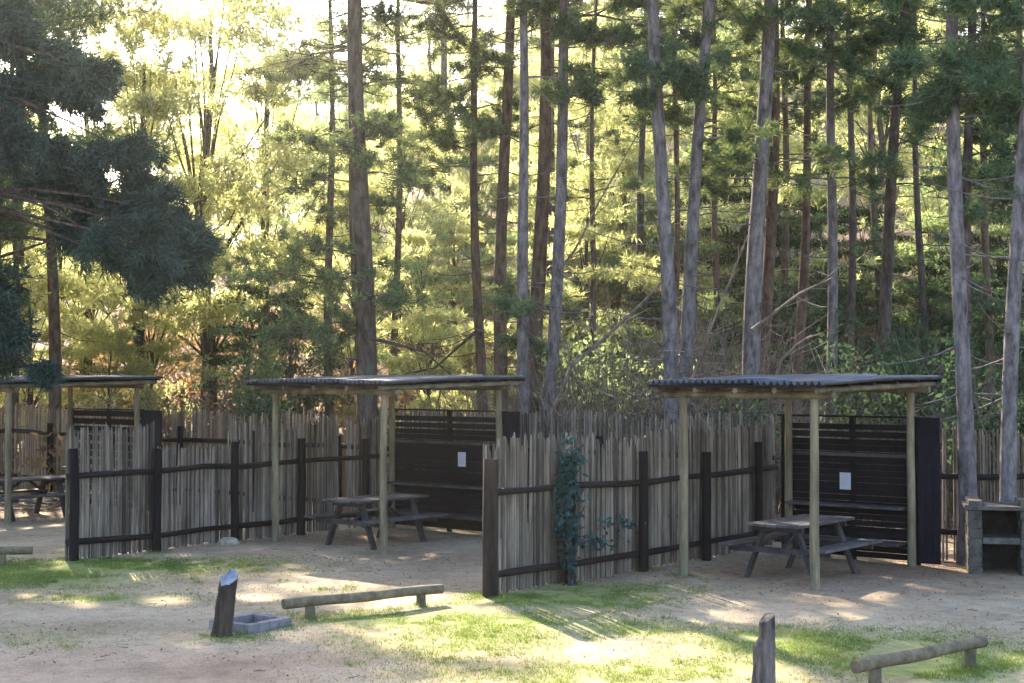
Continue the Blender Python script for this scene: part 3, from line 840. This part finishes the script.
# understorey shrubs
def shrub(label, px, py, d, w, h, mat, n, size, seed):
    global rng
    rng = np.random.default_rng(seed); random.seed(seed)
    x = (px - 512) / F * d; z0 = float(terrain(x, d))
    root = thing('shrub', label, 'shrub', (x, d, z0))
    mb = MB(); cs = []
    for k in range(16):
        a = random.uniform(0, 6.28); e = np.array([math.cos(a) * w * random.uniform(.2, 1), math.sin(a) * w * random.uniform(.2, .8), h * random.uniform(.45, 1)])
        mb.tube(limb_pts((0, 0, -.05), e, .1), [.018, .015, .012, .01, .007, .004], 4)
        m_ = n // 16; cs.append(e + rng.normal(size=(m_, 3)) * np.array([w * .2, w * .2, h * .13]))
        cs.append(e * .65 + rng.normal(size=(m_ // 3, 3)) * np.array([w * .2, w * .2, h * .13]))
    mb.build('stem', M['bark_dark'], root)
    c = np.concatenate(cs); c = c[c[:, 2] > .02]
    poly_mesh('foliage', leaves(c, size), M[mat], root)
shrub('green leafy shrub showing above the right shelter roof', 890, 350, 27, 1.5, 3.3, 'leaf_green', 3600, .075, 1)
shrub('dark green shrub behind the right boundary palings', 995, 410, 23, .8, 2.9, 'leaf_green', 2000, .06, 2)
shrub('dark low shrub right of the close trunk group', 610, 365, 29, 1.4, 3.1, 'leaf_olive', 2200, .07, 3)
shrub('small dark shrub under the roof of the right shelter', 735, 410, 25, .7, 2.3, 'leaf_green', 1200, .055, 4)
shrub('dark green shrub left of the middle shelter', 258, 400, 29.5, .8, 2.9, 'needle', 1800, .06, 5)

# dead brush and bracken
rng = np.random.default_rng(55); random.seed(55)
def brush(regions, name, label, n, hmax):
    mb = MB()
    for k in range(n):
        (x0, x1, y0, y1, hm) = regions[random.randrange(len(regions))]
        x = random.uniform(x0, x1); y = random.uniform(y0, y1); z = float(terrain(x, y))
        h = hm * random.uniform(.4, 1); a = random.uniform(0, 6.28); l = random.uniform(.05, .6) * h
        s = np.array([x, y, z - .05]); e = s + np.array([math.cos(a) * l, math.sin(a) * l, h])
        pp = limb_pts(s, e, 0, 4)
        mb.tube(pp, [.013, .011, .009, .006, .003], 4, cap=False)
        for q in range(3):
            s2 = pp[random.randrange(1, 4)]; a = random.uniform(0, 6.28); l2 = h * random.uniform(.12, .35)
            mb.tube(limb_pts(s2, s2 + np.array([math.cos(a) * l2, math.sin(a) * l2, l2 * random.uniform(-.1, .9)]), 0, 2), [.007, .005, .003], 3, cap=False)
    o = mb.build(name, M['twig']); tag(o, label, 'brush', kind='stuff')
brush([(.8, 4.6, 25.2, 30.5, 4.6), (.6, 4.6, 25.2, 31, 3.8), (.8, 4.6, 25.2, 29.5, 2.8), (4.0, 9, 25, 31, 3.8), (5, 10, 24, 29, 2.6), (7.2, 9.5, 22.5, 27, 3.3), (-1, 1, 27, 31, 3.0), (-9.5, -5, 33, 38, 2.4), (-1.5, 8, 31, 36, 3.0)], 'dead_brush', 'tangle of bare grey twigs between the fences and the pines', 2300, 3)
x = rng.uniform(-16, 16, 26000); y = rng.uniform(31, 62, 26000)
k = fbm(x * .4, y * .4) > .42
c = np.stack([x[k], y[k], terrain(x[k], y[k]) + rng.uniform(0, 1, k.sum()) ** 1.6 * 1.3], 1)
c = np.concatenate([c + rng.normal(size=c.shape) * .12 for _ in range(3)])
o = poly_mesh('dry_bracken', leaves(c, .11), M['bracken']); tag(o, 'brown dry bracken covering the foot of the slope', 'bracken', kind='stuff')

# loose dead branches leaning among the trees
def dead_branch(label, pts, d, w, mat='twig'):
    pp = [P(px, py, d + k * .25) for k, (px, py) in enumerate(pts)]
    base = pp[0].copy()
    n = len(pp)
    mb = MB().tube([q - base for q in pp], [w * d / F / 2 * (1 - .6 * k / (n - 1)) for k in range(n)], 6, wob=.08)
    for q in range(5):
        k = random.randrange(0, n - 1); s = pp[k] + (pp[k + 1] - pp[k]) * random.random()
        e = s + unit(pp[k + 1] - pp[k]) * random.uniform(.3, .7) + np.array([random.gauss(0, .2), random.gauss(0, .2), random.gauss(.1, .2)])
        mb.tube([v - base for v in limb_pts(s, e, 0, 3)], [.010, .008, .006, .003], 4)
    o = mb.build('dead_branch', M[mat], None, True); o.location = tuple(base); tag(o, label, 'branch', 'dead branches leaning in the wood')
dead_branch('long bare branch slanting up right of the close trunk group', [(548, 420), (572, 365), (605, 338), (640, 305), (668, 275)], 26.0, 5)
dead_branch('sunlit bare stick leaning beside the grey leaning trunk', [(680, 425), (692, 378), (708, 335), (726, 290), (748, 235)], 25.2, 4)
dead_branch('bare forked branch reaching right from the thick grey trunk', [(752, 330), (775, 312), (800, 293), (832, 278)], 25.9, 4)
dead_branch('short bare branch low above the right shelter roof', [(768, 400), (780, 362), (796, 345), (812, 335)], 25.7, 3.5)
dead_branch('bare branch hanging over the middle shelter roof', [(370, 338), (400, 345), (425, 352), (452, 376)], 27.6, 4, 'bark_dark')
dead_branch('thin dark branch beside the slim dark trunk', [(478, 330), (455, 350), (435, 368), (405, 374)], 32.0, 3.5, 'bark_dark')
dead_branch('upper bare branch slanting right of the close trunk group', [(556, 275), (575, 250), (600, 200), (640, 130)], 27.2, 3)

# ------------------------------------------------------------------ dark near conifer at left
def dark_tree():
    global rng
    rng = np.random.default_rng(77); random.seed(77)
    d0 = 19.6; bx = -9.2
    base = np.array([bx, d0, 0.])
    root = thing('conifer_tree', 'dark drooping conifer leaning into the picture at upper left', 'tree', base)
    mb = MB()
    ax = lambda z: np.array([bx + .05 * z, d0, z])
    mb.tube([ax(z) - base for z in np.linspace(-.2, 14, 15)], [.24 * (1.1 - z / 15) for z in np.linspace(0, 14, 15)], 12, wob=.05)
    cen = []; axs = []
    CL = [(20, 45, 36), (45, 85, 34), (5, 90, 34), (85, 95, 30), (60, 60, 26), (15, 15, 22), (100, 75, 16),
          (20, 150, 34), (60, 160, 34), (100, 165, 30), (130, 150, 26), (145, 180, 22), (40, 185, 26), (10, 130, 28),
          (90, 200, 34), (130, 210, 36), (165, 210, 28), (110, 240, 32), (155, 245, 36), (185, 235, 24), (80, 230, 26), (165, 275, 22), (190, 265, 16), (135, 265, 24), (200, 245, 12),
          (0, 310, 22), (8, 332, 20), (-8, 350, 24), (8, 362, 15), (0, 285, 14), (50, 374, 5),
          (-40, 100, 50), (-60, 180, 50), (-50, 260, 50), (-40, 340, 40), (-100, 140, 60), (-120, 240, 60), (-20, 30, 40), (-70, 20, 50)]
    for (px, py, r) in CL:
        r *= .88; px -= 6
        d = d0 + random.uniform(-1.2, .8)
        c0 = P(px, py, d); s = ax(min(12, c0[2] + random.uniform(.2, 1.2)))
        mb.tube([q - base for q in limb_pts(s, c0, .25)], [.05, .04, .03, .022, .014, .006], 5)
        rm = r * d / F
        rm *= .86
        for k in range(12):
            dv = rdir(1)[0] * np.array([1.0, .9, .8]) + unit(c0 - s) * .35 + np.array([0, 0, -.18])
            e = c0 + dv * rm * random.uniform(.4, 1.9); st = c0 - unit(c0 - s) * rm * .3
            pp = limb_pts(st, e, .05, 4)
            mb.tube([v - base for v in pp], [.012, .010, .008, .006, .003], 4)
            n = int(.30 * r) + 4; A = np.array(pp); qq = rng.uniform(.15, 1.05, n) * 4; i = np.clip(qq.astype(int), 0, 3); fr = (qq - i)[:, None]
            c = A[i] * (1 - fr) + A[i + 1] * fr + rng.normal(size=(n, 3)) * .055
            cen.append(c); axs.append(unit(rng.normal(size=c.shape) * .55 + unit(e - st) + np.array([0, 0, -.25])))
    for z in np.arange(8.0, 14, .45):
        for q in range(4):
            a = random.uniform(0, 6.28); ln = (15 - z) * .42 * random.uniform(.6, 1.1)
            s = ax(z); e = s + np.array([math.cos(a) * ln, math.sin(a) * ln, -.15 * ln])
            pp = limb_pts(s, e, .1); mb.tube([v - base for v in pp], [.04, .03, .024, .018, .01, .005], 5)
            n = int(26 * ln); A = np.array(pp); qq = rng.uniform(.2, 1, n) * 5; i = np.clip(qq.astype(int), 0, 4); fr = (qq - i)[:, None]
            c = A[i] * (1 - fr) + A[i + 1] * fr + rng.normal(size=(n, 3)) * .22
            cen.append(c); axs.append(unit(rng.normal(size=c.shape) + unit(e - s)))
    mb.build('trunk', M['bark_dark'], root, True)
    c = np.concatenate(cen); a_ = np.concatenate(axs); k = sunfilter(c); c, a_ = c[k], a_[k]
    poly_mesh('crown', needles(c - base, a_, 18, .19, .024, .6), M['needle_dark'], root)
dark_tree()

# ------------------------------------------------------------------ creeper on the fence
def creeper():
    global rng
    rng = np.random.default_rng(31); random.seed(31)
    s0 = FS + U[:2] * 1.45; base = np.array([s0[0], s0[1], 0]) + V * .22
    root = thing('climbing_creeper', 'blue green creeper climbing the second post of the near fence', 'creeper', base)
    mb = MB(); cs = []
    for k in range(7):
        off = U * random.uniform(-.16, .10)
        pts = [off * min(1, q / 3) + V * random.uniform(-.02, .05) + U * random.gauss(0, .03) + Z * (1.7 * q / 7 * random.uniform(.85, 1.0)) for q in range(8)]
        mb.tube(pts, [.015] * 5 + [.011, .008, .004], 5)
        for q in range(1, 8):
            n = 22 if q > 2 else 6
            cs.append(pts[q] + rng.normal(size=(n, 3)) * np.array([.05, .05, .10]))
    for (e, n) in ((U * .95 + V * .12 + Z * .72, 26), (U * .45 + V * .16 + Z * .50, 40)):
        pp = limb_pts(Z * .45, e, .08)
        mb.tube(pp, [.009, .008, .007, .006, .005, .003], 4)
        cs.append(e + rng.normal(size=(n, 3)) * np.array([.12, .06, .05]))
        A = np.array(pp); cs.append(np.repeat(A[2:], 6, 0) + rng.normal(size=(24, 3)) * .06)
    mb.build('stem', M['bark_dark'], root)
    poly_mesh('foliage', leaves(np.concatenate(cs), .052), M['leaf_blue'], root)
creeper()

# fallen twigs and cones on the floor
rng = np.random.default_rng(43); random.seed(43)
mb = MB()
for k in range(330):
    x = random.uniform(-8, 8); y = random.uniform(12, 24); l = random.uniform(.03, .13); a = random.uniform(0, 6.28)
    c = np.array([x, y, float(terrain(x, y)) + .008]); dv = np.array([math.cos(a), math.sin(a), random.uniform(0, .12)]) * l
    mb.tube([c - dv / 2, c + rng.normal(size=3) * l * .08 * np.array([1, 1, .2]), c + dv / 2], [.004, .003, .002], 4)
o = mb.build('fallen_twigs', M['twig']); tag(o, 'small fallen twigs strewn over the bare clearing floor', 'twigs', kind='stuff')

# brushwood in the left bay
rng = np.random.default_rng(41); random.seed(41)
mb = MB(); bb = np.array([-10.0, 28.6, 0])
for k in range(60):
    a = random.uniform(0, 3.14); l = random.uniform(.3, .9); c = np.array([random.gauss(0, .8), random.gauss(0, .4), random.uniform(.02, .22)])
    dv = np.array([math.cos(a) * l, math.sin(a) * l, random.gauss(0, .06)])
    mb.tube([c - dv / 2, c + rng.normal(size=3) * .02, c + dv / 2], [.016, .014, .008], 5)
o = mb.build('brushwood_pile', M['twig']); o.location = tuple(bb); tag(o, 'low pile of brown sticks behind the far left picnic table', 'brushwood')

# ------------------------------------------------------------------ haze
me = bpy.data.meshes.new('haze')
hb = MB().box((0, 55, 15.5), (1, 0, 0), (0, 1, 0), (0, 0, 1), 860, 780, 0)
x0, x1, y0, y1, z0, z1 = -402, 402, -302, 422, -4, 60
vs = [(x, y, z) for z in (z0, z1) for y in (y0, y1) for x in (x0, x1)]
me.from_pydata(vs, [], [(0, 2, 3, 1), (4, 5, 7, 6), (0, 1, 5, 4), (2, 6, 7, 3), (0, 4, 6, 2), (1, 3, 7, 5)])
m, t, out = nt('pale_air')
pv = t.nodes.new('ShaderNodeVolumePrincipled')
pv.inputs['Color'].default_value = (.95, .93, .88, 1); pv.inputs['Density'].default_value = .00036; pv.inputs['Anisotropy'].default_value = .85
t.links.new(pv.outputs[0], out.inputs['Volume'])
me.materials.append(m)
HAZE = True
if HAZE:
    hz = bpy.data.objects.new('haze', me); link(hz); tag(hz, kind='stuff')

# ------------------------------------------------------------------ light
w = bpy.data.worlds.new('World'); scene.world = w; w.use_nodes = True
wt = w.node_tree; wt.nodes.clear()
wo = wt.nodes.new('ShaderNodeOutputWorld'); bg = wt.nodes.new('ShaderNodeBackground')
sky = wt.nodes.new('ShaderNodeTexSky'); sky.sky_type = 'NISHITA'; sky.sun_disc = False
sky.sun_elevation = SUN_EL; sky.sun_rotation = SUN_AZ
sky.air_density = 1.0; sky.dust_density = 2.2; sky.ozone_density = 1.0
bg.inputs['Strength'].default_value = .15
wt.links.new(sky.outputs[0], bg.inputs['Color']); wt.links.new(bg.outputs[0], wo.inputs['Surface'])
sl = bpy.data.lights.new('sun', 'SUN'); sl.energy = 5.0; sl.angle = R(.5); sl.color = (1, .86, .66)
so = bpy.data.objects.new('sun', sl); link(so)
so.rotation_euler = Vector(tuple(SD)).to_track_quat('Z', 'Y').to_euler()
so.location = (0, 0, 50)

scene.view_settings.view_transform = 'Standard'
scene.view_settings.look = 'None'
scene.view_settings.exposure = 2.65
scene.view_settings.gamma = 1
cy = scene.cycles
cy.max_bounces = 6; cy.diffuse_bounces = 3; cy.glossy_bounces = 2; cy.transmission_bounces = 3; cy.volume_bounces = 1; cy.transparent_max_bounces = 6
cy.use_denoising = True
cy.sample_clamp_indirect = 6
